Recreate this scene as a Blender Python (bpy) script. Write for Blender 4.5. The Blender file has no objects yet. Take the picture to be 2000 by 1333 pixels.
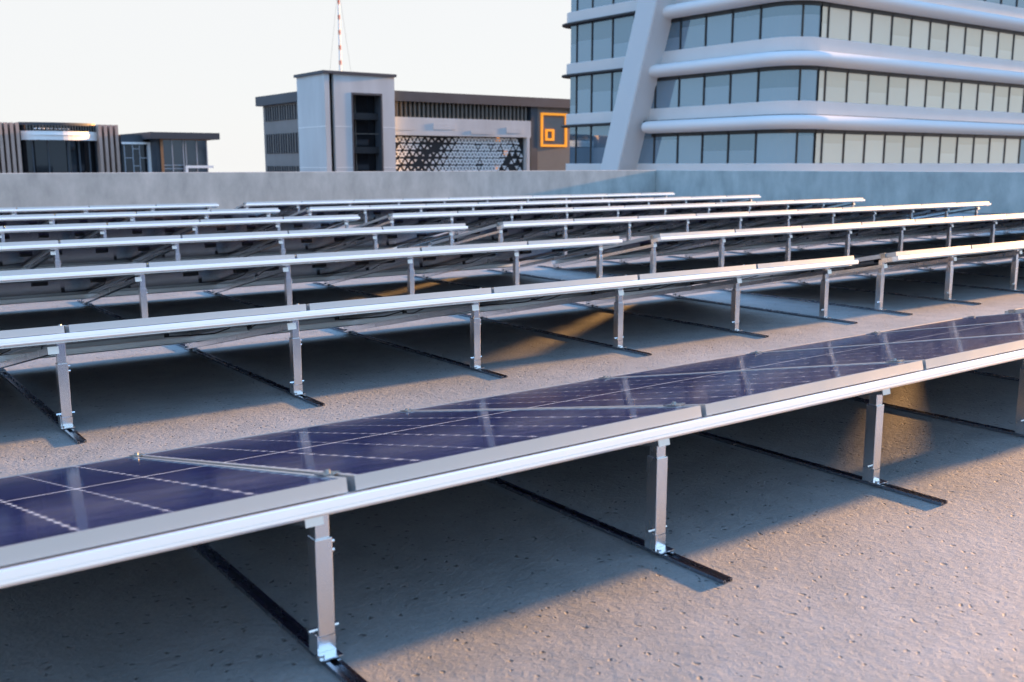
import bpy, math, random
from mathutils import Vector, Matrix
R = math.radians
random.seed(7)
sc = bpy.context.scene
C = sc.collection

# ------------------------------------------------------------------ camera
cam_d = bpy.data.cameras.new('camera')
cam = bpy.data.objects.new('camera', cam_d)
C.objects.link(cam)
cam_d.sensor_width = 36.0
cam_d.lens = 1945.8 / 2000 * 36
cam_d.clip_start = 0.05
cam_d.clip_end = 20000
yaw, pitch, roll = 0.6345, 0.1748, -0.0005
F = Vector((math.sin(yaw)*math.cos(pitch), math.cos(yaw)*math.cos(pitch), -math.sin(pitch)))
Rt = Vector((math.cos(yaw), -math.sin(yaw), 0))
U = Rt.cross(F)
r_ = math.cos(roll)*Rt + math.sin(roll)*U
u_ = -math.sin(roll)*Rt + math.cos(roll)*U
m = Matrix((r_, u_, -F)).transposed().to_4x4()
m.translation = Vector((0, 0, 1.05))
cam.matrix_world = m
cam_d.dof.use_dof = True
cam_d.dof.focus_distance = 4.3
cam_d.dof.aperture_fstop = 4.6
cam_d.dof.aperture_blades = 0
sc.camera = cam

# ------------------------------------------------------------------ sun + sky
HAZE_FAC, HAZE_COL = .99, (.73, .732, .735)
HAZE_FAR = (.49, .64, .79)
SUN_EL, SUN_AZ = 7.6, -2.0       # azimuth measured from +X, negative towards -Y
w = bpy.data.worlds.new("World"); sc.world = w; w.use_nodes = True
nt = w.node_tree; nt.nodes.clear()
out = nt.nodes.new('ShaderNodeOutputWorld'); bg = nt.nodes.new('ShaderNodeBackground')
sky = nt.nodes.new('ShaderNodeTexSky'); sky.sky_type = 'NISHITA'; sky.sun_disc = False
sky.sun_elevation = R(SUN_EL); sky.sun_rotation = R(90 - SUN_AZ)
sky.air_density = 1.0; sky.dust_density = 0.4; sky.ozone_density = 2.6; sky.altitude = 30
tc = nt.nodes.new('ShaderNodeTexCoord'); sp = nt.nodes.new('ShaderNodeSeparateXYZ')
mx = nt.nodes.new('ShaderNodeMath'); mx.operation = 'MAXIMUM'; mx.inputs[1].default_value = 0.012
cb = nt.nodes.new('ShaderNodeCombineXYZ')
nt.links.new(tc.outputs['Generated'], sp.inputs[0])
nt.links.new(sp.outputs[0], cb.inputs[0]); nt.links.new(sp.outputs[1], cb.inputs[1])
nt.links.new(sp.outputs[2], mx.inputs[0]); nt.links.new(mx.outputs[0], cb.inputs[2])
nt.links.new(cb.outputs[0], sky.inputs[0])
# pale evening haze: the sky whitens towards the horizon all round, most of it below 25 degrees
def wm_(op, a, b):
    x = nt.nodes.new('ShaderNodeMath'); x.operation = op
    for i_, v_ in enumerate((a, b)):
        if isinstance(v_, (int, float)): x.inputs[i_].default_value = v_
        else: nt.links.new(v_, x.inputs[i_])
    return x.outputs[0]
mr_ = nt.nodes.new('ShaderNodeMapRange'); mr_.interpolation_type = 'SMOOTHSTEP'
mr_.inputs[1].default_value = .16; mr_.inputs[2].default_value = .74; mr_.inputs[3].default_value = HAZE_FAC; mr_.inputs[4].default_value = 0.0
nt.links.new(mx.outputs[0], mr_.inputs[0]); hz = mr_.outputs[0]
dt = wm_('ADD', wm_('MULTIPLY', sp.outputs[0], .70), wm_('MULTIPLY', sp.outputs[1], .71))
ml_ = nt.nodes.new('ShaderNodeMapRange'); ml_.interpolation_type = 'SMOOTHSTEP'
ml_.inputs[1].default_value = -.1; ml_.inputs[2].default_value = .72
nt.links.new(dt, ml_.inputs[0])
hc = nt.nodes.new('ShaderNodeMixRGB'); hc.inputs[1].default_value = (*HAZE_FAR, 1); hc.inputs[2].default_value = (*HAZE_COL, 1)
nt.links.new(ml_.outputs[0], hc.inputs[0])
mixc = nt.nodes.new('ShaderNodeMixRGB'); nt.links.new(hc.outputs[0], mixc.inputs[2])
nt.links.new(hz, mixc.inputs[0]); nt.links.new(sky.outputs[0], mixc.inputs[1])
nt.links.new(mixc.outputs[0], bg.inputs[0]); bg.inputs[1].default_value = 0.15
nt.links.new(bg.outputs[0], out.inputs[0])
sd = bpy.data.lights.new('sun', 'SUN'); sun = bpy.data.objects.new('sun', sd); C.objects.link(sun)
sd.energy = 2.45; sd.angle = R(1.4); sd.color = (1.0, 0.50, 0.17)
dvec = Vector((math.cos(R(SUN_EL))*math.cos(R(SUN_AZ)), math.cos(R(SUN_EL))*math.sin(R(SUN_AZ)), math.sin(R(SUN_EL))))
sun.rotation_euler = dvec.to_track_quat('Z', 'Y').to_euler()
sc.view_settings.view_transform = 'Standard'; sc.view_settings.look = 'None'
sc.view_settings.gamma = 1.0; sc.view_settings.exposure = 3.05
sc.render.engine = 'CYCLES'
sc.cycles.max_bounces = 8

# ------------------------------------------------------------------ material helpers
def newmat(name):
    mt = bpy.data.materials.new(name); mt.use_nodes = True
    n = mt.node_tree
    return mt, n, n.nodes['Principled BSDF']
def simple(name, col, rough=0.5, metal=0.0, noise=0.0, nscale=3.0, spec=0.5, bump=0.0, bscale=40, coat=0.0, stretch=None, rvar=0.0):
    mt, n, b = newmat(name)
    b.inputs['Base Color'].default_value = (*col, 1); b.inputs['Roughness'].default_value = rough
    b.inputs['Metallic'].default_value = metal; b.inputs['Specular IOR Level'].default_value = spec
    b.inputs['Coat Weight'].default_value = coat
    if noise or rvar or bump:
        t = n.nodes.new('ShaderNodeTexCoord'); mp = n.nodes.new('ShaderNodeMapping')
        if stretch: mp.inputs['Scale'].default_value = stretch
        n.links.new(t.outputs['Object'], mp.inputs[0])
    if noise or rvar:
        tx = n.nodes.new('ShaderNodeTexNoise'); tx.inputs['Scale'].default_value = nscale; tx.inputs['Detail'].default_value = 6
        n.links.new(mp.outputs[0], tx.inputs[0])
    if noise:
        rp = n.nodes.new('ShaderNodeValToRGB')
        rp.color_ramp.elements[0].position = .3; rp.color_ramp.elements[1].position = .7
        rp.color_ramp.elements[0].color = (*[c*(1-noise) for c in col], 1)
        rp.color_ramp.elements[1].color = (*[min(1, c*(1+noise)) for c in col], 1)
        n.links.new(tx.outputs[0], rp.inputs[0]); n.links.new(rp.outputs[0], b.inputs['Base Color'])
    if rvar:
        mr = n.nodes.new('ShaderNodeMapRange'); mr.inputs[3].default_value = rough-rvar; mr.inputs[4].default_value = rough+rvar
        n.links.new(tx.outputs[0], mr.inputs[0]); n.links.new(mr.outputs[0], b.inputs['Roughness'])
    if bump:
        t2 = n.nodes.new('ShaderNodeTexNoise'); t2.inputs['Scale'].default_value = bscale; t2.inputs['Detail'].default_value = 4
        n.links.new(mp.outputs[0], t2.inputs[0])
        bp = n.nodes.new('ShaderNodeBump'); bp.inputs['Strength'].default_value = bump; bp.inputs['Distance'].default_value = .01
        n.links.new(t2.outputs[0], bp.inputs['Height']); n.links.new(bp.outputs[0], b.inputs['Normal'])
    return mt
def node(n, typ, **kw):
    x = n.nodes.new(typ)
    for k, v in kw.items(): setattr(x, k, v)
    return x
def math_(n, op, a, b=None, c=None):
    x = n.nodes.new('ShaderNodeMath'); x.operation = op
    for i, v in enumerate((a, b, c)):
        if v is None: continue
        if isinstance(v, (int, float)): x.inputs[i].default_value = v
        else: n.links.new(v, x.inputs[i])
    return x.outputs[0]

def deck_material():
    mt, n, b = newmat('rough_concrete_deck')
    t = node(n, 'ShaderNodeTexCoord')
    def noise(sc_, det, rough=.5, dist=0.0):
        x = node(n, 'ShaderNodeTexNoise'); x.inputs['Scale'].default_value = sc_; x.inputs['Detail'].default_value = det
        x.inputs['Roughness'].default_value = rough; x.inputs['Distortion'].default_value = dist
        n.links.new(t.outputs['Object'], x.inputs[0]); return x.outputs[0]
    big = noise(.9, 5, .6); mid = noise(7, 5, .6, .3); fine = noise(85, 5, .65)
    tr = noise(38, 7, .68, .3)            # trowelled ridges
    pits = node(n, 'ShaderNodeTexVoronoi'); pits.inputs['Scale'].default_value = 30; pits.inputs['Randomness'].default_value = 1
    dm = node(n, 'ShaderNodeVectorMath', operation='MULTIPLY_ADD')
    nz = node(n, 'ShaderNodeTexNoise'); nz.inputs['Scale'].default_value = 20
    n.links.new(t.outputs['Object'], nz.inputs[0])
    n.links.new(nz.outputs[1], dm.inputs[0]); dm.inputs[1].default_value = (.05, .05, .05)
    n.links.new(t.outputs['Object'], dm.inputs[2]); n.links.new(dm.outputs[0], pits.inputs[0])
    msk = node(n, 'ShaderNodeMapRange'); msk.inputs[1].default_value = .05; msk.inputs[2].default_value = .21
    n.links.new(pits.outputs['Distance'], msk.inputs[0])       # 0 in the pit centres
    pres = math_(n, 'GREATER_THAN', noise(13, 3), .455)
    inv = math_(n, 'MULTIPLY', math_(n, 'SUBTRACT', 1.0, msk.outputs[0]), pres)
    rp = node(n, 'ShaderNodeValToRGB')
    e = rp.color_ramp.elements
    e[0].position = .33; e[0].color = (.195, .212, .212, 1); e[1].position = .68; e[1].color = (.36, .366, .362, 1)
    mixf = math_(n, 'ADD', math_(n, 'MULTIPLY', big, .35), math_(n, 'ADD', math_(n, 'MULTIPLY', mid, .35), math_(n, 'MULTIPLY', fine, .3)))
    n.links.new(mixf, rp.inputs[0])
    dk = node(n, 'ShaderNodeMixRGB', blend_type='MULTIPLY'); dk.inputs[2].default_value = (.42, .42, .43, 1)
    n.links.new(inv, dk.inputs[0]); n.links.new(rp.outputs[0], dk.inputs[1])
    n.links.new(dk.outputs[0], b.inputs['Base Color'])
    b.inputs['Roughness'].default_value = .72; b.inputs['Specular IOR Level'].default_value = .35
    h = math_(n, 'ADD', math_(n, 'MULTIPLY', tr, 1.25), math_(n, 'SUBTRACT', math_(n, 'MULTIPLY', fine, .3), math_(n, 'MULTIPLY', inv, 1.0)))
    bp = node(n, 'ShaderNodeBump'); bp.inputs['Strength'].default_value = .78; bp.inputs['Distance'].default_value = .006
    n.links.new(h, bp.inputs['Height']); n.links.new(bp.outputs[0], b.inputs['Normal'])
    return mt

def wall_material():
    mt, n, b = newmat('cast_concrete_wall')
    t = node(n, 'ShaderNodeTexCoord'); mp = node(n, 'ShaderNodeMapping'); mp.inputs['Scale'].default_value = (1, 1, .55)
    n.links.new(t.outputs['Object'], mp.inputs[0])
    a = node(n, 'ShaderNodeTexNoise'); a.inputs['Scale'].default_value = 2.6; a.inputs['Detail'].default_value = 7; a.inputs['Roughness'].default_value = .62
    n.links.new(mp.outputs[0], a.inputs[0])
    rp = node(n, 'ShaderNodeValToRGB'); e = rp.color_ramp.elements
    e[0].position = .3; e[0].color = (.305, .325, .315, 1); e[1].position = .7; e[1].color = (.47, .485, .465, 1)
    n.links.new(a.outputs[0], rp.inputs[0]); n.links.new(rp.outputs[0], b.inputs['Base Color'])
    b.inputs['Roughness'].default_value = .85
    return mt

def cell_material():
    # solar cells seen through low-iron glass; object coordinates: x 0..0.985, y 0..1.585 (down the slope)
    mt, n, b = newmat('solar_cells_under_glass')
    t = node(n, 'ShaderNodeTexCoord'); s = node(n, 'ShaderNodeSeparateXYZ'); n.links.new(t.outputs['Object'], s.inputs[0])
    x, y = s.outputs[0], s.outputs[1]
    CX, CY = .158, .0655
    xs = math_(n, 'DIVIDE', math_(n, 'SUBTRACT', x, .0185), CX)
    ys = math_(n, 'DIVIDE', math_(n, 'SUBTRACT', y, .0065), CY)
    fx = math_(n, 'ABSOLUTE', math_(n, 'SUBTRACT', xs, math_(n, 'ROUND', xs)))     # distance to cell boundary
    fy = math_(n, 'ABSOLUTE', math_(n, 'SUBTRACT', ys, math_(n, 'ROUND', ys)))
    dx = math_(n, 'MULTIPLY', fx, CX); dy = math_(n, 'MULTIPLY', fy, CY)
    colgap = math_(n, 'LESS_THAN', dx, .0016)
    # odd boundaries carry two dots side by side, even ones a single dot
    odd = math_(n, 'MODULO', math_(n, 'ABSOLUTE', math_(n, 'ROUND', xs)), 2.0)
    off = math_(n, 'MULTIPLY', odd, .0068)
    ddy = math_(n, 'ABSOLUTE', math_(n, 'SUBTRACT', dy, off))
    dot = math_(n, 'LESS_THAN', math_(n, 'ADD', math_(n, 'MULTIPLY', dx, .5), ddy), .0044)
    mid = math_(n, 'LESS_THAN', math_(n, 'ABSOLUTE', math_(n, 'SUBTRACT', y, .80)), .0048)
    inside = math_(n, 'MULTIPLY', math_(n, 'GREATER_THAN', x, .012), math_(n, 'LESS_THAN', x, .973))
    inside = math_(n, 'MULTIPLY', inside, math_(n, 'MULTIPLY', math_(n, 'GREATER_THAN', y, .012), math_(n, 'LESS_THAN', y, 1.573)))
    # hairline collector fingers and per-cell tone
    fing = math_(n, 'PINGPONG', math_(n, 'MULTIPLY', x, 330.0), 1.0)
    fing = math_(n, 'GREATER_THAN', fing, .78)
    wn = node(n, 'ShaderNodeTexWhiteNoise', noise_dimensions='2D')
    cv = node(n, 'ShaderNodeCombineXYZ'); n.links.new(math_(n, 'FLOOR', xs), cv.inputs[0]); n.links.new(math_(n, 'FLOOR', ys), cv.inputs[1])
    n.links.new(cv.outputs[0], wn.inputs[0])
    tone = node(n, 'ShaderNodeMixRGB'); tone.inputs[1].default_value = (.011, .015, .068, 1); tone.inputs[2].default_value = (.017, .021, .092, 1)
    n.links.new(wn.outputs[0], tone.inputs[0])
    c1 = node(n, 'ShaderNodeMixRGB'); c1.inputs[2].default_value = (.06, .065, .11, 1)
    n.links.new(math_(n, 'MULTIPLY', fing, .35), c1.inputs[0]); n.links.new(tone.outputs[0], c1.inputs[1])
    c2 = node(n, 'ShaderNodeMixRGB'); c2.inputs[2].default_value = (.42, .42, .47, 1)
    n.links.new(math_(n, 'MULTIPLY', colgap, .9), c2.inputs[0]); n.links.new(c1.outputs[0], c2.inputs[1])
    c3 = node(n, 'ShaderNodeMixRGB'); c3.inputs[2].default_value = (1.0, .92, .84, 1)
    n.links.new(math_(n, 'MAXIMUM', dot, mid), c3.inputs[0]); n.links.new(c2.outputs[0], c3.inputs[1])
    c4 = node(n, 'ShaderNodeMixRGB'); c4.inputs[1].default_value = (.02, .022, .06, 1)
    n.links.new(inside, c4.inputs[0]); n.links.new(c3.outputs[0], c4.inputs[2])
    n.links.new(c4.outputs[0], b.inputs['Base Color'])
    b.inputs['IOR'].default_value = 1.13; b.inputs['Specular IOR Level'].default_value = .45
    nz = node(n, 'ShaderNodeTexNoise'); nz.inputs['Scale'].default_value = 9; nz.inputs['Detail'].default_value = 3
    n.links.new(t.outputs['Object'], nz.inputs[0])
    mr = node(n, 'ShaderNodeMapRange'); mr.inputs[3].default_value = .05; mr.inputs[4].default_value = .14
    n.links.new(nz.outputs[0], mr.inputs[0]); n.links.new(mr.outputs[0], b.inputs['Roughness'])
    n2 = node(n, 'ShaderNodeTexNoise'); n2.inputs['Scale'].default_value = 14; n2.inputs['Detail'].default_value = 2
    n.links.new(t.outputs['Object'], n2.inputs[0])
    bp = node(n, 'ShaderNodeBump'); bp.inputs['Strength'].default_value = .16; bp.inputs['Distance'].default_value = .002
    n.links.new(n2.outputs[0], bp.inputs['Height']); n.links.new(bp.outputs[0], b.inputs['Normal'])
    return mt

def glass_material(name, base, tint, fac, rough=.03, wav=.0, reflected_tone=None, pitch=3.97, zoff=0.0):
    mt = bpy.data.materials.new(name); mt.use_nodes = True; n = mt.node_tree; n.nodes.clear()
    o = node(n, 'ShaderNodeOutputMaterial'); d = node(n, 'ShaderNodeBsdfDiffuse'); g = node(n, 'ShaderNodeBsdfGlossy')
    d.inputs[0].default_value = (*base, 1); g.inputs[0].default_value = (*tint, 1); g.inputs[1].default_value = rough
    lw = node(n, 'ShaderNodeLayerWeight'); lw.inputs[0].default_value = .5
    mr = node(n, 'ShaderNodeMapRange'); mr.inputs[3].default_value = fac; mr.inputs[4].default_value = 1.0
    n.links.new(lw.outputs['Fresnel'], mr.inputs[0])
    mixs = node(n, 'ShaderNodeMixShader'); n.links.new(mr.outputs[0], mixs.inputs[0])
    n.links.new(d.outputs[0], mixs.inputs[1]); n.links.new(g.outputs[0], mixs.inputs[2]); n.links.new(mixs.outputs[0], o.inputs[0])
    t = node(n, 'ShaderNodeTexCoord')
    if wav:
        tx = node(n, 'ShaderNodeTexNoise'); tx.inputs['Scale'].default_value = .5
        n.links.new(t.outputs['Object'], tx.inputs[0]); bp = node(n, 'ShaderNodeBump'); bp.inputs['Strength'].default_value = wav; bp.inputs['Distance'].default_value = .05
        n.links.new(tx.outputs[0], bp.inputs['Height']); n.links.new(bp.outputs[0], g.inputs['Normal'])
    if reflected_tone:
        # paler band above the sill paints in a skyline reflection, its height varying by bay, and bay to bay differences in tone
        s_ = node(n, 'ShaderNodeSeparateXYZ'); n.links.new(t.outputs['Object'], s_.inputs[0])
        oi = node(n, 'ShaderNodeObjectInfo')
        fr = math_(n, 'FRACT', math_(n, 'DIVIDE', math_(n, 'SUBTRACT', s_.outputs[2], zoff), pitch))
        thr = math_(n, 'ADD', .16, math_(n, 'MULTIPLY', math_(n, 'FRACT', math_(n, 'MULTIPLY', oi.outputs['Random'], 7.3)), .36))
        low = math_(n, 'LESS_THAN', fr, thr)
        m1 = node(n, 'ShaderNodeMixRGB'); m1.inputs[1].default_value = (*base, 1); m1.inputs[2].default_value = (*reflected_tone, 1)
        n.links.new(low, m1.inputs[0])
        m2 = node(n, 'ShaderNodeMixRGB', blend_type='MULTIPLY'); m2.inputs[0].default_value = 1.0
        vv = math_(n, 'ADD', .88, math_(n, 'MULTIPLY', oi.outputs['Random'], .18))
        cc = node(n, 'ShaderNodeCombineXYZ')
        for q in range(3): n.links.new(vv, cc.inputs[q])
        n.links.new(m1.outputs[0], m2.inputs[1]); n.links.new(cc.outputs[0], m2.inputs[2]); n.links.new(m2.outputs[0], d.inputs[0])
    return mt

M = dict(
    deck=deck_material(), wall=wall_material(), cells=cell_material(),
    rail=simple('white_anodised_rail', (.97, .98, .97), .30, .65, noise=.01, nscale=4, spec=.6),
    frame=simple('aluminium_panel_frame', (.50, .51, .515), .32, .70, rvar=.05, nscale=5),
    steel=simple('galvanised_steel', (.90, .91, .92), .26, 1.0, rvar=.07, nscale=9, stretch=(1, 1, .25), bump=.03, bscale=30),
    dark_steel=simple('dark_rail_steel', (.36, .385, .44), .27, 1.0, rvar=.06, nscale=14),
    bolt=simple('zinc_bolt', (.85, .86, .88), .16, 1.0),
    gasket=simple('clamp_metal', (.40, .43, .45), .25, 1.0),
    back=simple('panel_back_sheet', (.085, .075, .19), .25, 0, noise=.12, nscale=3, spec=.6),
    black=simple('black_plastic', (.012, .012, .013), .42),
)

# ------------------------------------------------------------------ mesh helpers
class MB:
    def __init__(s): s.v = []; s.f = []
    def quad(s, *p):
        i = len(s.v); s.v += [tuple(q) for q in p]; s.f.append(tuple(range(i, i+len(p)))); return s
    def box(s, x0, x1, y0, y1, z0, z1, fn=None):
        i = len(s.v)
        for z in (z0, z1):
            for (x, y) in ((x0, y0), (x1, y0), (x1, y1), (x0, y1)):
                p = (x, y, z); s.v.append(tuple(fn(p)) if fn else p)
        for f in ((3, 2, 1, 0), (4, 5, 6, 7), (0, 1, 5, 4), (1, 2, 6, 5), (2, 3, 7, 6), (3, 0, 4, 7)):
            s.f.append(tuple(i+k for k in f))
        return s
    def extrude_x(s, prof, x0, x1, fn=None, close=True):
        # prof: closed polygon of (y, z), counter-clockwise seen from +X
        i = len(s.v); k = len(prof)
        for x in (x0, x1):
            for (y, z) in prof:
                p = (x, y, z); s.v.append(tuple(fn(p)) if fn else p)
        for a in range(k):
            b = (a+1) % k; s.f.append((i+a, i+b, i+k+b, i+k+a))
        if close: s.f.append(tuple(i+a for a in reversed(range(k)))); s.f.append(tuple(i+k+a for a in range(k)))
        return s
    def prism(s, poly, z0, z1, lean=(0, 0)):
        i = len(s.v); k = len(poly)
        for z in (z0, z1):
            for (x, y) in poly: s.v.append((x+lean[0]*(z-z0), y+lean[1]*(z-z0), z))
        for a in range(k):
            b = (a+1) % k; s.f.append((i+a, i+b, i+k+b, i+k+a))
        s.f.append(tuple(i+a for a in reversed(range(k)))); s.f.append(tuple(i+k+a for a in range(k)))
        return s
    def tube(s, a, b, r0, r1=None, n=8, caps=True):
        r1 = r0 if r1 is None else r1
        a, b = Vector(a), Vector(b); d = (b-a).normalized()
        q = d.orthogonal().normalized(); w_ = d.cross(q); i = len(s.v)
        for c_, r in ((a, r0), (b, r1)):
            for k in range(n):
                t = 2*math.pi*k/n; s.v.append(tuple(c_ + q*r*math.cos(t) + w_*r*math.sin(t)))
        for k in range(n):
            l = (k+1) % n; s.f.append((i+k, i+l, i+n+l, i+n+k))
        if caps: s.f.append(tuple(i+k for k in reversed(range(n)))); s.f.append(tuple(i+n+k for k in range(n)))
        return s
    def build(s, name, mat, parent=None, smooth=False, bevel=0.0):
        me = bpy.data.meshes.new(name); me.from_pydata(s.v, [], s.f); me.update()
        me.materials.append(M[mat] if isinstance(mat, str) else mat)
        if smooth:
            for p in me.polygons: p.use_smooth = True
        o = bpy.data.objects.new(name, me); C.objects.link(o)
        if parent is not None: o.parent = parent
        if bevel:
            bm = o.modifiers.new('bevel', 'BEVEL'); bm.width = bevel; bm.segments = 2; bm.limit_method = 'ANGLE'
        return o
def tag(o, label=None, cat=None, group=None, kind=None):
    if label: o['label'] = label
    if cat: o['category'] = cat
    if group: o['group'] = group
    if kind: o['kind'] = kind
    return o
def empty(name, loc=(0, 0, 0), rz=0):
    o = bpy.data.objects.new(name, None); C.objects.link(o); o.location = loc; o.rotation_euler = (0, 0, rz)
    o.empty_display_size = .2; return o

# ------------------------------------------------------------------ setting
MAT_GROUND = simple('far_city_ground', (.16, .155, .15), .9, noise=.3, nscale=.02)
g = MB(); g.quad((-2400, -2400, -22), (2400, -2400, -22), (2400, 2400, -22), (-2400, 2400, -22))
tag(g.build('ground', MAT_GROUND), kind='structure')
WX, WY = 21.3, 21.7            # inner faces of the parapets
WH = .90
g = MB(); g.box(-16, WX+.45, -13, WY+.45, -1.2, 0)
tag(g.build('rooftop_deck', 'deck'), kind='structure')
g = MB(); g.box(-15.98, WX+.43, -12.98, WY+.43, -22, -1.2)
tag(g.build('supporting_building', simple('plain_block_facade', (.32, .32, .32), .8, noise=.1, nscale=.4)),
    'grey concrete block whose flat roof carries the solar panels', 'building')
g = MB(); g.box(-16, WX+.30, WY, WY+.30, .004, WH)
tag(g.build('parapet_wall', 'wall', bevel=.012), 'long pale grey concrete parapet running behind the farthest panel row on the left', 'wall', 'low concrete parapets round the rooftop')
g = MB(); g.box(WX, WX+.30, -13, WY-.002, .004, WH-.001)
tag(g.build('parapet_wall', 'wall', bevel=.012), 'shaded blue-grey concrete parapet below the curved glass office building on the right', 'wall', 'low concrete parapets round the rooftop')

# ------------------------------------------------------------------ solar panels and racks
TILT = math.atan2(.328, 1.55); CT, ST = math.cos(TILT), math.sin(TILT)
ZT = .4477                       # height of the upper edge of the panels
ROWY = [1.7007, 4.0472, 6.3872, 8.7714, 11.1727, 13.6121, 16.0505]
PW, PL, PT = .982, 1.585, .029
XL, XR = 5.8508, 6.3407           # end of the left groups, start of the right groups
rot = Matrix.Rotation(-TILT, 4, 'X')

def make_panel():
    root = empty('solar_panel')
    # panel space: x along the row, y down the slope, z normal to the glass; origin at the upper edge
    W, L, T, lip = PW, PL, PT, .010
    fr = MB()
    NS = 8                                   # the front and rear members are very slightly bowed, a shape added so the grazing light grades along them
    def bow(p):
        x, y, z = p; k = (2*x/W-1)**2
        return (x, y + (.0045*k if y < .001 else (-.0045*k if y > L-.001 else 0)), z)
    for i in range(NS):
        a, b = W*i/NS, W*(i+1)/NS
        for (y0, y1) in ((0, lip), (L-lip, L)):
            j = len(fr.v)
            for x in (a, b):
                for (y, z) in ((y0, -T), (y1, -T), (y1, 0), (y0, 0)): fr.v.append(bow((x, y, z)))
            for q in range(4):
                r = (q+1) % 4; fr.f.append((j+q, j+r, j+4+r, j+4+q)[::-1])
            if i == 0: fr.f.append((j+3, j+2, j+1, j)[::-1])
            if i == NS-1: fr.f.append((j+4, j+5, j+6, j+7)[::-1])
    fr.box(0, lip, lip, L-lip, -T, 0); fr.box(W-lip, W, lip, L-lip, -T, 0)
    fr.box(.0, .026, lip+.001, L-lip-.001, -T-.0015, -T+.001); fr.box(W-.026, W, lip+.001, L-lip-.001, -T-.0015, -T+.001)
    f = fr.build('frame', 'frame', root)
    g_ = MB(); g_.box(lip-.002, W-lip+.002, lip-.002, L-lip+.002, -.007, -.0018)
    gl = g_.build('glass', 'cells', root)
    b = MB(); b.quad((lip, lip, -.009), (lip, L-lip, -.009), (W-lip, L-lip, -.009), (W-lip, lip, -.009))
    b.build('back_sheet', 'back', root)
    for i, xx in enumerate((.10, .49, .86)):
        j = MB(); j.box(xx-.048, xx+.048, .685, .735, -.030, -.0095)
        jb = j.build('junction_box', 'black', root)
        if i != 1:
            s = -1 if i == 0 else 1
            pts = [(xx+s*.045, .71, -.024), (xx+s*.055, .80, -.040), (xx+s*.03, .95, -.052), (xx-s*.04, 1.13, -.043), (xx-s*.11, 1.29, -.030)]
            c_ = MB()
            for p, q in zip(pts, pts[1:]): c_.tube(p, q, .003, n=6)
            c_.box(pts[-1][0]-.012, pts[-1][0]+.012, 1.283, 1.297, -.034, -.0095)
            c_.build('cable', 'black', jb)
    return root
def place(root, x, y):
    root.matrix_world = Matrix.Translation((x, y, ZT)) @ rot
def copy_tree(o, parent=None):
    c = o.copy(); C.objects.link(c)
    if parent is not None: c.parent = parent; c.matrix_parent_inverse = Matrix()
    for ch in CH[o.name]: copy_tree(ch, c)
    return c

S = lambda v, h: (v*CT + h*ST, -v*ST + h*CT)     # slope coords (down slope v, normal h) -> (dy, dz)
def sl(p): 
    y, z = S(p[1], p[2]); return (p[0], y, z)

def rail_profile(v0, v1, h1, th):
    # box rail under the frames with a groove low on its front face and a small chamfer
    h0 = h1-th
    return [(v0+.003, h1), (v0, h1-.003), (v0, h0+.0125), (v0+.0022, h0+.0120), (v0+.0022, h0+.0106), (v0, h0+.0100), (v0, h0+.005), (v0+.005, h0), (v1, h0), (v1, h1)]
POST_X_L = [.865 - k for k in range(-4, 12)]      # posts of the left groups, completed by one at the aisle end

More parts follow.
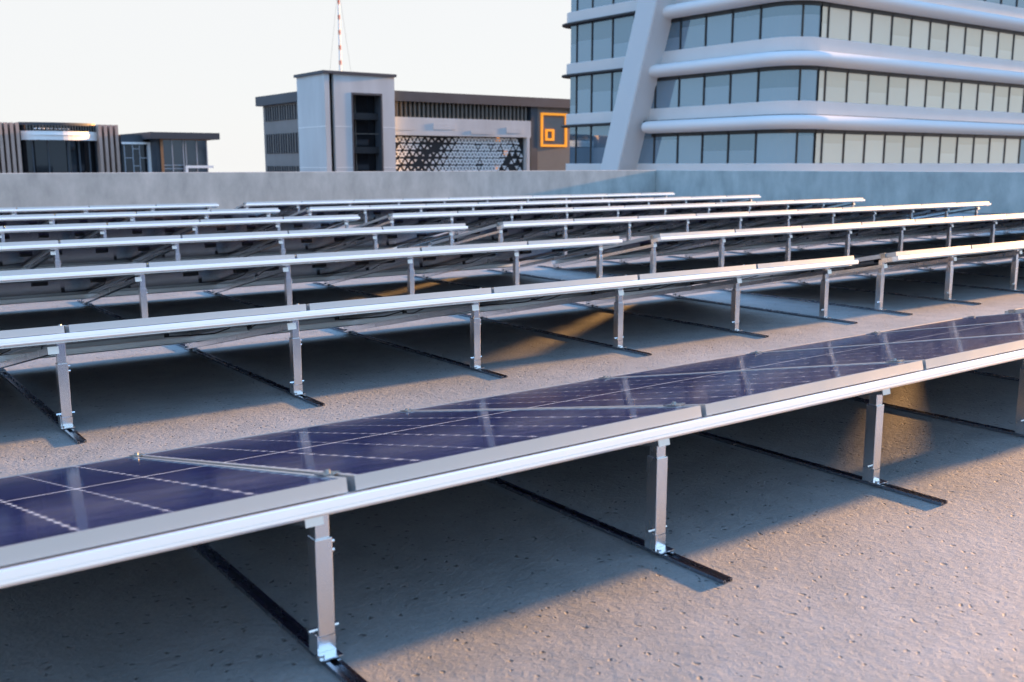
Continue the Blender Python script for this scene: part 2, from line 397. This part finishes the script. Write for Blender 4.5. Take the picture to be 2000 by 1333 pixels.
def make_rack(xs, x0, x1, name):
    root = empty('mounting_rack', (0, 0, 0))
    H1 = -PT-.002
    HR = -PT-.003
    def rail(v0, v1, nm):
        r = MB(); r.extrude_x(rail_profile(v0, v1, HR, .029 if v0 < 0 else .036), x0-.012, x1+.012, sl)
        return r.build(nm, 'rail', root)
    rail(-.018, .031, 'upper_rail'); rail(1.515, 1.575, 'lower_rail')
    # second flange of the upper rail, where the clamps bite
    r = MB(); r.extrude_x([(.033, H1-.002), (.033, H1-.034), (.118, H1-.034), (.118, H1-.002)], x0-.010, x1+.010, sl); r.build('rail_channel', 'steel', root)
    for X in xs:
        # rafter down the slope
        rf = MB()
        rf.box(X-.056, X-.048, .132, 1.60, -.100, -.0735, sl); rf.box(X-.026, X-.018, .132, 1.60, -.100, -.0735, sl)
        rf.box(X-.048, X-.026, .133, 1.60, -.0995, -.096, sl)
        rf.build('rafter', 'steel', root)
        # white tab bracket between rail and post
        t = MB(); t.box(X-.058, X-.0175, .128, .1315, -.102, -.0725, sl); t.build('rafter_cap', 'rail', root)
        # post: inner tube in an outer sleeve
        yy0, yy1 = .150, .172
        p = MB(); ztop = ZT - .052 - .18*ST
        p.box(X-.0155, X+.0175, yy0+.003, yy1+.01, .20, 10)
        for k in range(4, 8):
            x, y, z = p.v[k]; p.v[k] = (x, y, ZT - y*ST/CT - .036)
        p.v = [(x, y-.0, z-ZT) for x, y, z in p.v]
        po = p.build('post', 'steel', root, bevel=.002)
        s_ = MB(); s_.box(X-.019, X+.021, yy0-.002, yy1+.016, .052-ZT, .272-ZT)
        s_.build('sleeve', 'steel', po, bevel=.002)
        for z in (.258, .238): MB().tube((X+.018, yy0+.012, z-ZT), (X+.030, yy0+.012, z-ZT), .0052, n=8).build('bolt', 'bolt', po)
        MB().tube((X-.036, yy0+.012, .066-ZT), (X+.034, yy0+.012, .066-ZT), .0055, n=8).build('bolt', 'bolt', po)
        # U shoe on the ground rail
        u = MB(); u.box(X-.0185, X+.0215, yy0-.001, yy1+.010, .013-ZT, .0515-ZT)
        u.box(X-.026, X-.0225, yy0-.010, yy1+.01, .0135-ZT, .060-ZT); u.box(X-.030, X+.022, yy0-.034, yy0-.0015, .0135-ZT, .0165-ZT)
        u.tube((X-.024, yy0-.022, .016-ZT), (X-.024, yy0-.022, .024-ZT), .0075, n=6)
        u.build('shoe', 'steel', root)
        # ground rail: double tube with web
        gr = MB(); ga, gb = -.100, 1.86
        for (a, b2) in ((-.021, -.0125), (.0045, .013)):
            gr.box(X+a, X+a+.002, ga, gb, .0015-ZT, .0112-ZT); gr.box(X+b2-.002, X+b2, ga, gb, .0015-ZT, .0112-ZT)
            gr.box(X+a+.002, X+b2-.002, ga, gb, .0092-ZT, .0111-ZT)
        gr.box(X-.0125, X+.0045, ga+.002, gb-.002, .0012-ZT, .0032-ZT)
        gr.build('ground_rail', 'dark_steel', root)
        # low shoe carrying rafter and lower rail
        lo = MB(); lo.box(X-.052, X-.046, 1.50, 1.56, .0135-ZT, .050-ZT); lo.box(X-.032, X-.026, 1.50, 1.56, .0135-ZT, .050-ZT)
        lo.box(X-.055, X+.01, 1.49, 1.57, .0135-ZT, .0175-ZT); lo.tube((X-.066, 1.53, .034-ZT), (X-.014, 1.53, .034-ZT), .006, n=6)
        lo.build('low_bracket', 'gasket', root)
    # clamps in the seams between panels
    n = int(round(x1-x0))
    for k in range(1, n):
        xx = x0 + k - .0075 if x0 > 6 else x1+.015 - k - .0075
        for v in (.105, 1.530):
            c = MB(); c.box(xx-.019, xx+.019, v-.022, v+.022, .0015, .0045, sl); c.box(xx-.005, xx+.005, v-.022, v+.022, -.031, .0015, sl)
            a = (xx, v, .0045); cc = MB()
            c.tube(sl((xx, v, .0046)), sl((xx, v, .0105)), .0062, n=6)
            c.build('clamp', 'gasket', root)
    for xx in (x0-.004, x1+.004):
        for v in (.105, 1.530):
            c = MB(); c.box(xx-.011, xx+.011, v-.020, v+.020, .0015, .0045, sl); c.box(xx-.005 if xx < x0 else xx-.002, xx+.002 if xx < x0 else xx+.005, v-.020, v+.020, -.033, .0015, sl)
            c.build('clamp', 'gasket', root)
    return root

ORD = ['first', 'second', 'third', 'fourth', 'fifth', 'sixth', 'seventh', 'eighth', 'ninth', 'tenth']
ROWN = ['the nearest row', 'the second row from the camera', 'the third row from the camera', 'the middle row of seven', 'the third row from the back', 'the second row from the back', 'the farthest row']
# left groups: 10 panels x -4.149 .. 5.836 ; right groups 10 panels
xsL = [5.775] + [4.865-k for k in range(9)]
xsR = [6.425] + [7.34+k for k in range(9)] + [16.25]
rackL = make_rack(xsL, XL-10+.015-.0, XL, 'L')
rackR = make_rack(xsR, XR, XR+10-.015, 'R')
panel0 = make_panel()
CH = {}
def reg(o):
    CH[o.name] = list(o.children)
    for c in o.children: reg(c)
bpy.context.view_layer.update()
for o in (rackL, rackR, panel0): reg(o)
racks = []
for i, Y in enumerate(ROWY):
    for side, proto in (('left', rackL), ('right', rackR)):
        if i == 0: o = proto
        else: o = copy_tree(proto)
        o.location = (0, Y, ZT)
        where = 'left of the aisle' if side == 'left' else 'right of the aisle'
        tag(o, 'steel rack %s under %s' % (where, ROWN[i]), 'solar rack', 'steel racks carrying the solar panels')
first = True
def visible_panel(x, Y):
    p = Vector((x+.5, Y+.8, .3)) - cam.location
    d = p.dot(F)
    if d < .3: return False
    sx = 1000 + 1945.8*p.dot(r_)/d
    return -1500/d - 250 < sx < 2250 + 1500/d
for i, Y in enumerate(ROWY):
    for side in ('left', 'right'):
        for k in range(10):
            x = XL + .0 - PW - k if side == 'left' else XR + k
            if not visible_panel(x, Y): continue
            o = panel0 if first else copy_tree(panel0)
            first = False
            place(o, x, Y)
            tag(o, '%s solar panel %s of the aisle gap in %s' % (ORD[k], side, ROWN[i]), 'solar panel', 'blue solar panels tilted in seven rows')

# ------------------------------------------------------------------ curved glass office building
M['band'] = simple('office_band_cladding', (.64, .61, .595), .45, 0, noise=.03, nscale=.5, spec=.4)
M['bulge'] = simple('office_rounded_canopy', (.70, .73, .75), .85, 0, spec=.15)
M['mullion'] = simple('black_mullion', (.015, .016, .018), .4)
M['fin'] = simple('office_inclined_pier', (.58, .61, .63), .6, 0, spec=.3)
M['soffit'] = simple('dark_soffit', (.03, .032, .036), .6)
M['office_glass'] = glass_material('office_glass', (.065, .11, .155), (.52, .66, .75), .24, .02, .015, reflected_tone=(.16, .22, .28), zoff=22+1.16)
M['office_glass_south_lit'] = glass_material('office_glass_sunlit_tone', (.55, .50, .40), (.86, .80, .70), .22, .03, .015, reflected_tone=(.62, .575, .485), zoff=22+1.16)  # lighter warm base and tint stand in for sunlight and reflections on this face
FX, FY, RC = 52.9, 41.6, 2.2
def facade_path(off):
    # from far right along the south face, round the corner, north along the west face, round the far end
    P = [(112, FY-off)]
    n = 14
    for k in range(n+1):
        t = math.pi/2*k/n
        P.append((FX+RC - (RC+off)*math.sin(t), FY+RC - (RC+off)*math.cos(t)))
    P.append((FX-off, 63.9))
    for k in range(1, 9):
        t = math.pi/2*k/8
        P.append((FX+1.2 - (1.2+off)*math.cos(t), 63.9 + (1.2+off)*math.sin(t)))
    P.append((112, 65.1+off))
    return P
def band(mb, off_prof, path=facade_path, sub=None):
    # sweep a profile of (offset, z) round the facade path
    rows = [path(o) if sub is None else path(o)[sub[0]:sub[1]] for o, z in off_prof]
    i = len(mb.v); n = len(rows[0]); k = len(off_prof)
    for (o, z), r in zip(off_prof, rows):
        for (x, y) in r: mb.v.append((x, y, z))
    for a in range(k):
        b = (a+1) % k
        for j in range(n-1): mb.f.append((i+a*n+j, i+b*n+j, i+b*n+j+1, i+a*n+j+1))
    mb.f.append(tuple(i+a*n for a in range(k))); mb.f.append(tuple(i+a*n+n-1 for a in reversed(range(k))))
    return mb
office = empty('office_building', (70, 53, -22))
tag(office, 'tall curved glass office building with rounded white canopies and a leaning grey pier', 'building')
def opart(mb, name, mat, parent=None, **kw):
    mb.v = [(x-70, y-53, z+22) for x, y, z in mb.v]
    o = mb.build(name, mat, parent or office, **kw); return o
PITCH = 3.97
S0 = .11 + 1.05                     # sill height of the storey at eye level (absolute)
core = MB(); cp = facade_path(-.35); core.prism([(x, y) for x, y in cp], -22, S0+PITCH*7)
opart(core, 'core', 'soffit')
Y_COL = 54.4                        # canopies run from the east side as far as the pier
def pathR(o):
    P = facade_path(o); return P[:16] + [(FX-o, Y_COL)]
def pathLft(o):
    P = facade_path(o); return [(FX-o, Y_COL-.6)] + P[16:]
mul_pos = []                        # (kind, coordinate) bays
bays = []
xs = [55.86] + [58.2+2.32*k for k in range(23)]
bays.append(('S', 55.1, 55.86))
for a, b in zip(xs, xs[1:]): bays.append(('S', a, b))
ys = [44.6+2.38*k for k in range(8)] + [63.1, 63.9]
for a, b in zip(ys, ys[1:]): bays.append(('W', a, b))
# corner panes: two curved
def corner_pt(t, off): return (FX+RC-(RC+off)*math.sin(t), FY+RC-(RC+off)*math.cos(t))
hidden = MB(); hid_mul = MB()
for s in range(-5, 7):
    zs = S0 + PITCH*s; ztop = zs + PITCH
    # opaque fascia below the sill
    b = MB(); band(b, [(.06, zs-.85), (.06, zs-.03), (.03, zs), (-.3, zs), (-.3, zs-.85)])
    opart(b, 'sill_band', 'band', smooth=False)
    b = MB(); band(b, [(-.08, zs-1.02), (.02, zs-1.02), (.02, zs-.85), (-.08, zs-.85)]); opart(b, 'soffit_strip', 'soffit')
    b = MB(); band(b, [(-.02, zs-2.05), (.07, zs-2.05), (.07, zs-1.03), (-.02, zs-1.03)], path=pathR); opart(b, 'head_shadow_strip', 'mullion')  # black strip stands in for the shadow gap under the canopy
    # rounded canopy on the right part
    prof = []
    for k in range(20):
        t = 2*math.pi*k/20
        c_, s_ = math.cos(t), math.sin(t)
        prof.append((.12 + .98*(abs(c_)**.75)*(1 if c_ > 0 else -1)*(1 if c_ > 0 else .15), zs-1.35 + .45*(abs(s_)**.9)*(1 if s_ > 0 else -1)))
    b = MB(); band(b, prof[::-1], path=pathR); cn = opart(b, 'canopy', 'bulge', smooth=True)
    # thin dark ledge on the left part
    b = MB(); band(b, [(.45, zs-1.0), (.45, zs-.9), (.38, zs-.86), (-.1, zs-.86), (-.1, zs-1.05), (.38, zs-1.05)], path=pathLft)
    opart(b, 'ledge', 'soffit')
    wz0, wz1 = zs, zs+PITCH-1.02
    vis = -1 <= s <= 2
    for kind, a, c in bays:
        mid = (a+c)/2
        v = vis and ((kind == 'S' and mid < 82) or kind == 'W')
        mb = MB() if v else hidden; ml = MB() if v else hid_mul
        if kind == 'S':
            mb.quad((a, FY, wz0), (c, FY, wz0), (c, FY, wz1), (a, FY, wz1))
            ml.box(a-.055, a+.055, FY-.07, FY+.05, wz0, wz1); 
        else:
            mb.quad((FX, c, wz0), (FX, a, wz0), (FX, a, wz1), (FX, c, wz1))
            ml.box(FX-.07, FX+.05, a-.055, a+.055, wz0, wz1)
        if v:
            wn = opart(mb, 'window', 'office_glass' if kind == 'W' else 'office_glass_south_lit'); opart(ml, 'mullion', 'mullion', wn)
    for (t0, t1) in ((0, .62), (.62, math.pi/2)):
        mb = MB() if vis else hidden; ml = MB() if vis else hid_mul
        N = 7
        if t0 == 0: mb.quad((FX+RC, FY, wz0), (55.07, FY, wz0), (55.07, FY, wz1), (FX+RC, FY, wz1)) if False else None
        for k in range(N):
            p0 = corner_pt(t0+(t1-t0)*k/N, 0); p1 = corner_pt(t0+(t1-t0)*(k+1)/N, 0)
            mb.quad((*p0, wz0), (*p0, wz1), (*p1, wz1), (*p1, wz0))
        if t0 > 0: mb.quad((FX, FY+RC, wz0), (FX, FY+RC, wz1), (FX, 44.6, wz1), (FX, 44.6, wz0))
        q = corner_pt(t0 if t0 else 0, .02); ml.box(q[0]-.05, q[0]+.05, q[1]-.05, q[1]+.05, wz0, wz1)
        if vis:
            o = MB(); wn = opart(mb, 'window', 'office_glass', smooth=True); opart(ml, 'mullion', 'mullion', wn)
h = opart(hidden, 'upper_and_lower_windows', 'office_glass'); h['kind'] = 'stuff'
h = opart(hid_mul, 'upper_and_lower_mullions', 'mullion'); h['kind'] = 'stuff'
g = MB(); g.prism(facade_path(.1), S0+PITCH*7-.85, S0+PITCH*7+.6); opart(g, 'roof', 'band')
zb, ztp = -22, 30
yb = 55.96 - .318*(zb-1.05+.27)
g = MB(); g.prism([(51.0, yb), (53.8, yb), (53.8, yb+2.03), (51.0, yb+2.03)], zb, ztp, (0, -.318))
opart(g, 'inclined_pier', 'fin', bevel=.12)

# ------------------------------------------------------------------ grey office block with clad tower (middle distance)
M['panel_conc'] = simple('pale_cladding', (.55, .575, .585), .6, noise=.10, nscale=.35, stretch=(1.2, 1.2, .25))
M['char'] = simple('charcoal_cladding', (.055, .068, .085), .6, noise=.12, nscale=.5)
M['char2'] = simple('deep_charcoal', (.022, .023, .026), .6)
M['taupe'] = simple('taupe_cladding', (.21, .195, .175), .7, noise=.06, nscale=.5)
M['wingwall'] = simple('grey_brown_wall', (.22, .205, .20), .7, noise=.08, nscale=.4)
M['darkglass'] = glass_material('dark_glass', (.012, .013, .016), (.30, .34, .40), .03, .04)
M['greyglass'] = glass_material('grey_glass', (.035, .038, .045), (.40, .44, .50), .07, .06)
M['louvre'] = simple('louvre_metal', (.16, .145, .125), .5)
M['white'] = simple('white_paint', (.88, .88, .87), .5)
mo = simple('orange_sign_light', (.7, .25, .02), .4)
mo.node_tree.nodes['Principled BSDF'].inputs['Emission Color'].default_value = (1, .36, .02, 1)
mo.node_tree.nodes['Principled BSDF'].inputs['Emission Strength'].default_value = .09
M['orange'] = mo
blk = empty('office_block', (60, 112, -22))
tag(blk, 'charcoal office block with pale clad corner tower and white patterned screen', 'building')
def bpart(mb, name, mat, parent=None, off=(60, 112, -22), root=None, **kw):
    mb.v = [(x-off[0], y-off[1], z-off[2]) for x, y, z in mb.v]
    return mb.build(name, mat, parent or root or blk, **kw)
Bx = lambda *a: MB().box(*a)
# corner tower: west part, slot, east part with tall recess
TX0, TX1, TY0, TY1, TZ = 51.05, 60.0, 104.7, 112.0, 11.15
t = MB(); t.box(TX0, 51.65, TY0, TY1, -22, TZ); t.box(52.2, 54.35, TY0, TY0+.5, -22, TZ); t.box(58.35, TX1, TY0, TY0+.5, -22, TZ)
t.box(54.35, 58.35, TY0, TY0+.5, 9.2, TZ); t.box(TX1-.5, TX1, TY0+.5, TY1, -22, TZ); t.box(51.65, TX1-.5, TY1-.5, TY1, -22, TZ)
tw = bpart(t, 'tower', 'panel_conc')
for (z) in (5.35, .75, -4, -9, -14):       # joints between cladding courses
    j = MB(); j.box(TX0-.02, TX0+.02, TY0-.02, TY1, z, z+.07); bpart(j, 'cladding_joint', 'white', tw)
    j = MB(); j.box(52.2, 54.34, TY0-.02, TY0+.02, z, z+.07); j.box(58.36, TX1, TY0-.02, TY0+.02, z, z+.07); bpart(j, 'cladding_joint', 'white', tw)
bpart(Bx(51.651, 52.199, TY0+.9, TY1-.6, -22, TZ-.05), 'slot', 'char2')
bpart(Bx(54.3, 58.4, TY0+1.6, TY0+1.8, -22, 9.25), 'recess_glass', 'darkglass')
r = MB(); r.box(54.351, 54.55, TY0-.03, TY0+1.5, -22, 9.198); r.box(58.15, 58.349, TY0-.03, TY0+1.5, -22, 9.198); r.box(54.55, 58.15, TY0-.03, TY0+1.5, 8.98, 9.198)
bpart(r, 'recess_frame', 'char')
for z in (7.0, 3.15, -.8, -4.8):
    bpart(Bx(54.56, 58.14, TY0+.7, TY0+1.58, z-.75, z), 'floor_slab', 'char2')
bpart(Bx(54.56, 58.14, TY0+.66, TY0+.69, 4.6, 4.68), 'handrail', 'louvre')
bpart(Bx(55.5, 55.62, TY0+1.45, TY0+1.59, -22, 9), 'recess_mullion', 'louvre')
cap = MB(); cap.box(TX0-.22, TX1+.2, TY0-.22, TY1+.3, TZ+.001, TZ+.32); bpart(cap, 'roof_slab', 'char')
# west wing
bpart(Bx(51.6, 61.9, 112.001, 123.6, -22, 8.44), 'wing_wall', 'wingwall')
bpart(Bx(51.0, 62.5, 112.002, 124.5, 8.441, 9.6), 'wing_roof', 'char')
for (za, zb_) in ((6.5, 8.25), (2.5, 4.9), (-1.6, .95), (-5.8, -3.2), (-9.8, -7.2)):
    for k in range(5):
        ya = 112.25 + k*2.2
        wv = bpart(Bx(51.54, 51.61, ya, ya+2.1, za, zb_), 'window', 'greyglass')
        f = MB()
        for q in range(3): f.box(51.45, 51.539, ya+.02+q*.7, ya+.14+q*.7, za, zb_)
        bpart(f, 'window_fin', 'char', wv)
# east part
YE = 106.2
bpart(Bx(60.001, 112, YE+.4, 124, -22, 8.4), 'east_body', 'char2')
bpart(Bx(60.002, 112.5, YE-.7, 124.3, 8.55, 9.72), 'east_roof', 'char')
bpart(Bx(60.003, 81.0, YE-.35, YE+.39, 4.6, 6.72), 'pale_panel', 'panel_conc')
for (a, b_, za, zb_) in ((60.1, 63.2, 5.2, 5.7), (66, 69.2, 5.35, 6.1), (77, 79.6, 5.1, 5.8), (71.5, 75, 4.9, 5.3)):
    bpart(Bx(a, b_, YE-.40, YE-.35, za, zb_), 'facing_tile', 'panel_conc')
lv = MB()
for k in range(33):
    xa = 60.3 + k*.62; lv.box(xa, xa+.24, YE-.25, YE+.1, 6.72, 8.54)
bpart(lv, 'louvre_screen', 'louvre')
bpart(Bx(80.3, 80.75, YE-.45, YE+.38, -22, 4.59), 'edge_fin', 'panel_conc')
bpart(Bx(81.05, 82.15, YE-.3, YE+.38, -22, 8.54), 'column', 'char')
bpart(Bx(82.15, 95, YE-.15, YE+.38, -22, 8.54), 'taupe_panel', 'taupe')
# sign: open square with a small square in its lower corner
sg = MB(); zc0, zc1, xa, xb, th = 3.45, 7.85, 82.75, 87.15, .30
sg.box(xa, xa+th, YE-.35, YE-.151, zc0, zc1); sg.box(xb-th, xb, YE-.35, YE-.151, zc0, zc1)
sg.box(xa+th, xb-th, YE-.35, YE-.151, zc0, zc0+th); sg.box(xa+th, xb-th, YE-.35, YE-.151, zc1-th, zc1)
xa2, xb2, za2, zb2, t2 = 83.5, 84.95, 4.25, 5.75, .30
sg.box(xa2, xa2+t2, YE-.35, YE-.151, za2, zb2); sg.box(xb2-t2, xb2, YE-.35, YE-.151, za2, zb2)
sg.box(xa2+t2, xb2-t2, YE-.35, YE-.151, za2, za2+t2); sg.box(xa2+t2, xb2-t2, YE-.35, YE-.151, zb2-t2, zb2)
bpart(sg, 'square_emblem', 'orange')
# perforated screen: rounded white triangles on a dark wall
scn = MB(); a_ = 1.0; hh = a_*math.sqrt(3)/2
def tri(cx, cz, up, size):
    # three rounded petals, one towards each corner of the lattice triangle
    for k in range(3):
        ang = math.pi/2 + 2*math.pi*k/3 + (0 if up else math.pi)
        ux, uz = math.cos(ang), math.sin(ang); wx, wz = -uz, ux
        pts = [(.06, 0), (.20, -.20), (.40, -.23), (.62, -.17), (.74, 0), (.62, .17), (.40, .23), (.20, .20)]
        pts = [(cx+size*(a*ux+c*wx), cz+size*(a*uz+c*wz)) for a, c in pts]
        i = len(scn.v); n = len(pts)
        for y in (YE+.12, YE+.30):
            for (x, z) in pts: scn.v.append((x, y, z))
        scn.f.append(tuple(i+q for q in range(n)))
        for q in range(n):
            l = (q+1) % n; scn.f.append((i+l, i+q, i+n+q, i+n+l))
rnd = random.Random(3)
for row in range(-3, 6):
    for col in range(0, 21):
        for up in (0, 1):
            x = 60.6 + col*a_ + (row % 2)*a_/2 + (0 if up else a_/2) + row*.12
            z = .2 + row*hh + (hh/3 if up else hh*2/3)
            if x < 60.4 or x > 79.9 or z > 4.35: continue
            size = .57
            # sizes fade out along two slanted bands, as on the real screen
            d1 = (x-64.2) - (z-.5)*.75
            d1 += .35*math.sin(z*1.2)
            if abs(d1) < .5: size *= rnd.choice((0, .3, .4))
            elif abs(d1) < 3.2: size *= .42 + .5*(abs(d1)-.5)/2.7
            size *= .82 + .18*min(1, max(0, (x-66)/6))
            if x > 77.6 + (z-2.2)*.9: size *= rnd.choice((0, 0, .6, .7))
            elif rnd.random() < .05: size *= .6
            if size > .05: tri(x, z, up, size)
bpart(scn, 'patterned_screen', 'white')
for (cx, cz) in ((76.2, 4.3), (77.4, 2.6), (76.0, .75)):
    bpart(Bx(cx-.3, cx+.3, YE+.31, YE+.38, cz-.25, cz+.25), 'warm_lamp', 'orange')

# mast on the tower roof
mast = empty('radio_mast', (55.3, 109.0, TZ+.32))
tag(mast, 'slender red and white lattice mast with guy wires on the pale tower', 'mast')
M['red'] = simple('red_paint', (.45, .06, .04), .5)
zt = 0; k = 0; H = 15.0
def mast_r(z): return .15 - .07*z/H
wm, rm = MB(), MB()
seg = [1.15, .55]
while zt < H:
    L_ = seg[k % 2]; mb = rm if k % 2 else wm
    z0, z1 = zt, min(H, zt+L_)
    for q in range(3):
        an = 2*math.pi*q/3+.4; an2 = an+2*math.pi/3
        P = lambda a, z: (mast_r(z)*math.cos(a), mast_r(z)*math.sin(a), z)
        mb.tube(P(an, z0), P(an, z1), .034, n=6)
        steps = 2 if L_ > 1 else 1
        for u in range(steps):
            za, zb2_ = z0+(z1-z0)*u/steps, z0+(z1-z0)*(u+1)/steps
            mb.tube(P(an, za), P(an2, zb2_), .025, n=4); mb.tube(P(an, za), P(an2, za), .025, n=4)
    zt += L_; k += 1
wm.build('white_section', 'white', mast); rm.build('red_section', 'red', mast)
MB().box(-.5, .5, -.5, .5, .001, .12).build('base_plate', 'char', mast)
for q in range(3):
    an = 2*math.pi*q/3 + math.pi
    MB().tube((1.45*math.cos(an), 1.45*math.sin(an), .0), (.1*math.cos(an), .1*math.sin(an), 9.5), .012, n=4).build('guy_wire', 'louvre', mast)

# ------------------------------------------------------------------ low building with brown fins (left)
M['brown'] = simple('brown_fin', (.48, .35, .29), .6, noise=.06, nscale=.6)
M['charroof'] = simple('charcoal_roof', (.045, .055, .07), .5)
M['wood'] = simple('timber_lining', (.30, .15, .07), .5)
M['bar'] = simple('grey_window_bar', (.34, .37, .41), .5)
lb = empty('fin_clad_building', (24, 104, -22))
tag(lb, 'low dark glass building with brown vertical fins and curved white balcony', 'building')
def lpart(mb, name, mat, parent=None, **kw): return bpart(mb, name, mat, parent, off=(24, 104, -22), root=lb, **kw)
lpart(Bx(10, 27.2, 101.2, 116, -22, 4.5), 'body', 'char2')
def fins(x0, n, step, z1):
    for k in range(n):
        a = x0 + k*step
        lpart(Bx(a, a+.27, 99.6, 100.6, -22, z1), 'fin', 'brown')
    lpart(Bx(x0-.1, x0+n*step-.1, 100.6, 101.19, -22, z1-.05), 'fin_backing', 'charroof')
fins(14.05, 10, .465, 4.82)
fins(25.3, 4, .50, 4.80)
# curved roof edge, balcony and curved glass between the fin clusters
def arc(x0, x1, yb_, bulge, n=16):
    return [(x0+(x1-x0)*k/n, yb_ - bulge*math.sin(math.pi*k/n)**.8) for k in range(n+1)]
def curved(name, mat, x0, x1, yb_, bulge, za, zb_, th=.3, smooth=True):
    mb = MB(); f_ = arc(x0, x1, yb_, bulge); n = len(f_); i = 0
    for z in (za, zb_):
        for (x, y) in f_: mb.v.append((x, y, z))
        for (x, y) in f_: mb.v.append((x, y+th, z))
    N = 2*n
    for k in range(n-1):
        mb.f.append((k, k+1, N+k+1, N+k)); mb.f.append((n+k+1, n+k, N+n+k, N+n+k+1))
        mb.f.append((N+k, N+k+1, N+n+k+1, N+n+k)); mb.f.append((k+1, k, n+k, n+k+1))
    mb.f.append((0, N, N+n, n)); mb.f.append((n-1, 2*n-1, N+2*n-1, N+n-1))
    return lpart(mb, name, mat)
curved('roof_edge', 'charroof', 18.75, 25.35, 100.9, 1.1, 4.68, 4.92, 1.8)
curved('glass_wall', 'darkglass', 18.75, 25.35, 101.1, .8, -22, 4.67, .06)
curved('balcony', 'white', 18.75, 25.3, 100.3, 1.35, 3.32, 4.12, .25)
curved('balcony_lip', 'white', 18.74, 25.31, 100.28, 1.42, 3.75, 3.83, .3)
pth = arc(18.75, 25.3, 100.6, 1.1, 26)
for (x, y) in pth[2:-1]:
    lpart(Bx(x-.03, x+.03, y, y+.05, 4.12, 4.68), 'baluster', 'louvre')
lb_l = MB()
for k in range(9):
    x, y = arc(18.75, 25.3, 100.75, 1.0, 30)[4+k*1]
    x = 19.9 + k*.34
    lpart(MB().tube((x, 99.9-.02*k, 4.30), (x, 99.9-.02*k, 4.38), .12, .12, n=10), 'ceiling_globe', 'white')
for x in (19.6, 20.9, 22.6, 23.6, 24.5):
    lpart(Bx(x-.06, x+.06, 100.15, 100.28, -22, 3.3), 'glazing_bar', 'char')
# middle part with white framed window
lpart(Bx(27.21, 29.3, 99.4, 112, -22, 3.9), 'link_block', 'charroof')
wf = MB(); wf.box(27.22, 29.6, 99.0, 99.39, 3.02, 3.22); wf.box(29.58, 29.80, 99.0, 99.39, -22, 3.22)
lpart(wf, 'white_surround', 'white')
wp = lpart(Bx(27.22, 29.58, 99.2, 99.38, -22, 3.02), 'window', 'darkglass')
bars = MB()
for (a, b_, za, zb_) in ((27.35, 27.43, .1, 2.95), (28.12, 28.20, .1, 2.95), (28.75, 28.83, .1, 2.95), (29.48, 29.56, .1, 2.95), (27.43, 28.12, 1.7, 1.78), (28.83, 29.48, 1.7, 1.78), (28.2, 28.75, 2.55, 2.63), (28.2, 28.75, .95, 1.03)):
    bars.box(a, b_, 99.12, 99.199, za, zb_)
lpart(bars, 'glazing_bars', 'bar', wp)
lpart(Bx(29.81, 30.1, 97.2, 99.39, -22, 3.9), 'side_pier', 'charroof')
# right pavilion with flat overhanging roof
lpart(Bx(29.1, 35.7, 96.4, 110, 3.50, 4.12), 'flat_roof', 'charroof')
lpart(Bx(30.101, 34.6, 97.0, 108, -22, 3.499), 'glass_pavilion', 'greyglass')
lpart(Bx(30.102, 30.35, 96.9, 96.999, -22, 3.498), 'timber_post', 'wood')
lpart(Bx(30.2, 34.9, 96.85, 97.3, 3.42, 3.499), 'timber_soffit', 'wood') 
bars = MB()
for x in (31.2, 32.25, 32.5, 33.55, 34.55): bars.box(x-.045, x+.045, 96.92, 96.998, -22, 3.42)
bars.box(30.35, 32.2, 96.94, 96.997, 1.02, 1.09); bars.box(30.35, 32.2, 96.94, 96.997, .70, .77)
lpart(bars, 'pavilion_bars', 'bar')
fr = MB(); fr.box(32.2, 34.9, 96.3, 96.5, .78, 1.02); fr.box(32.2, 32.42, 96.3, 96.5, -22, .78)
lpart(fr, 'balcony_frame', 'white')
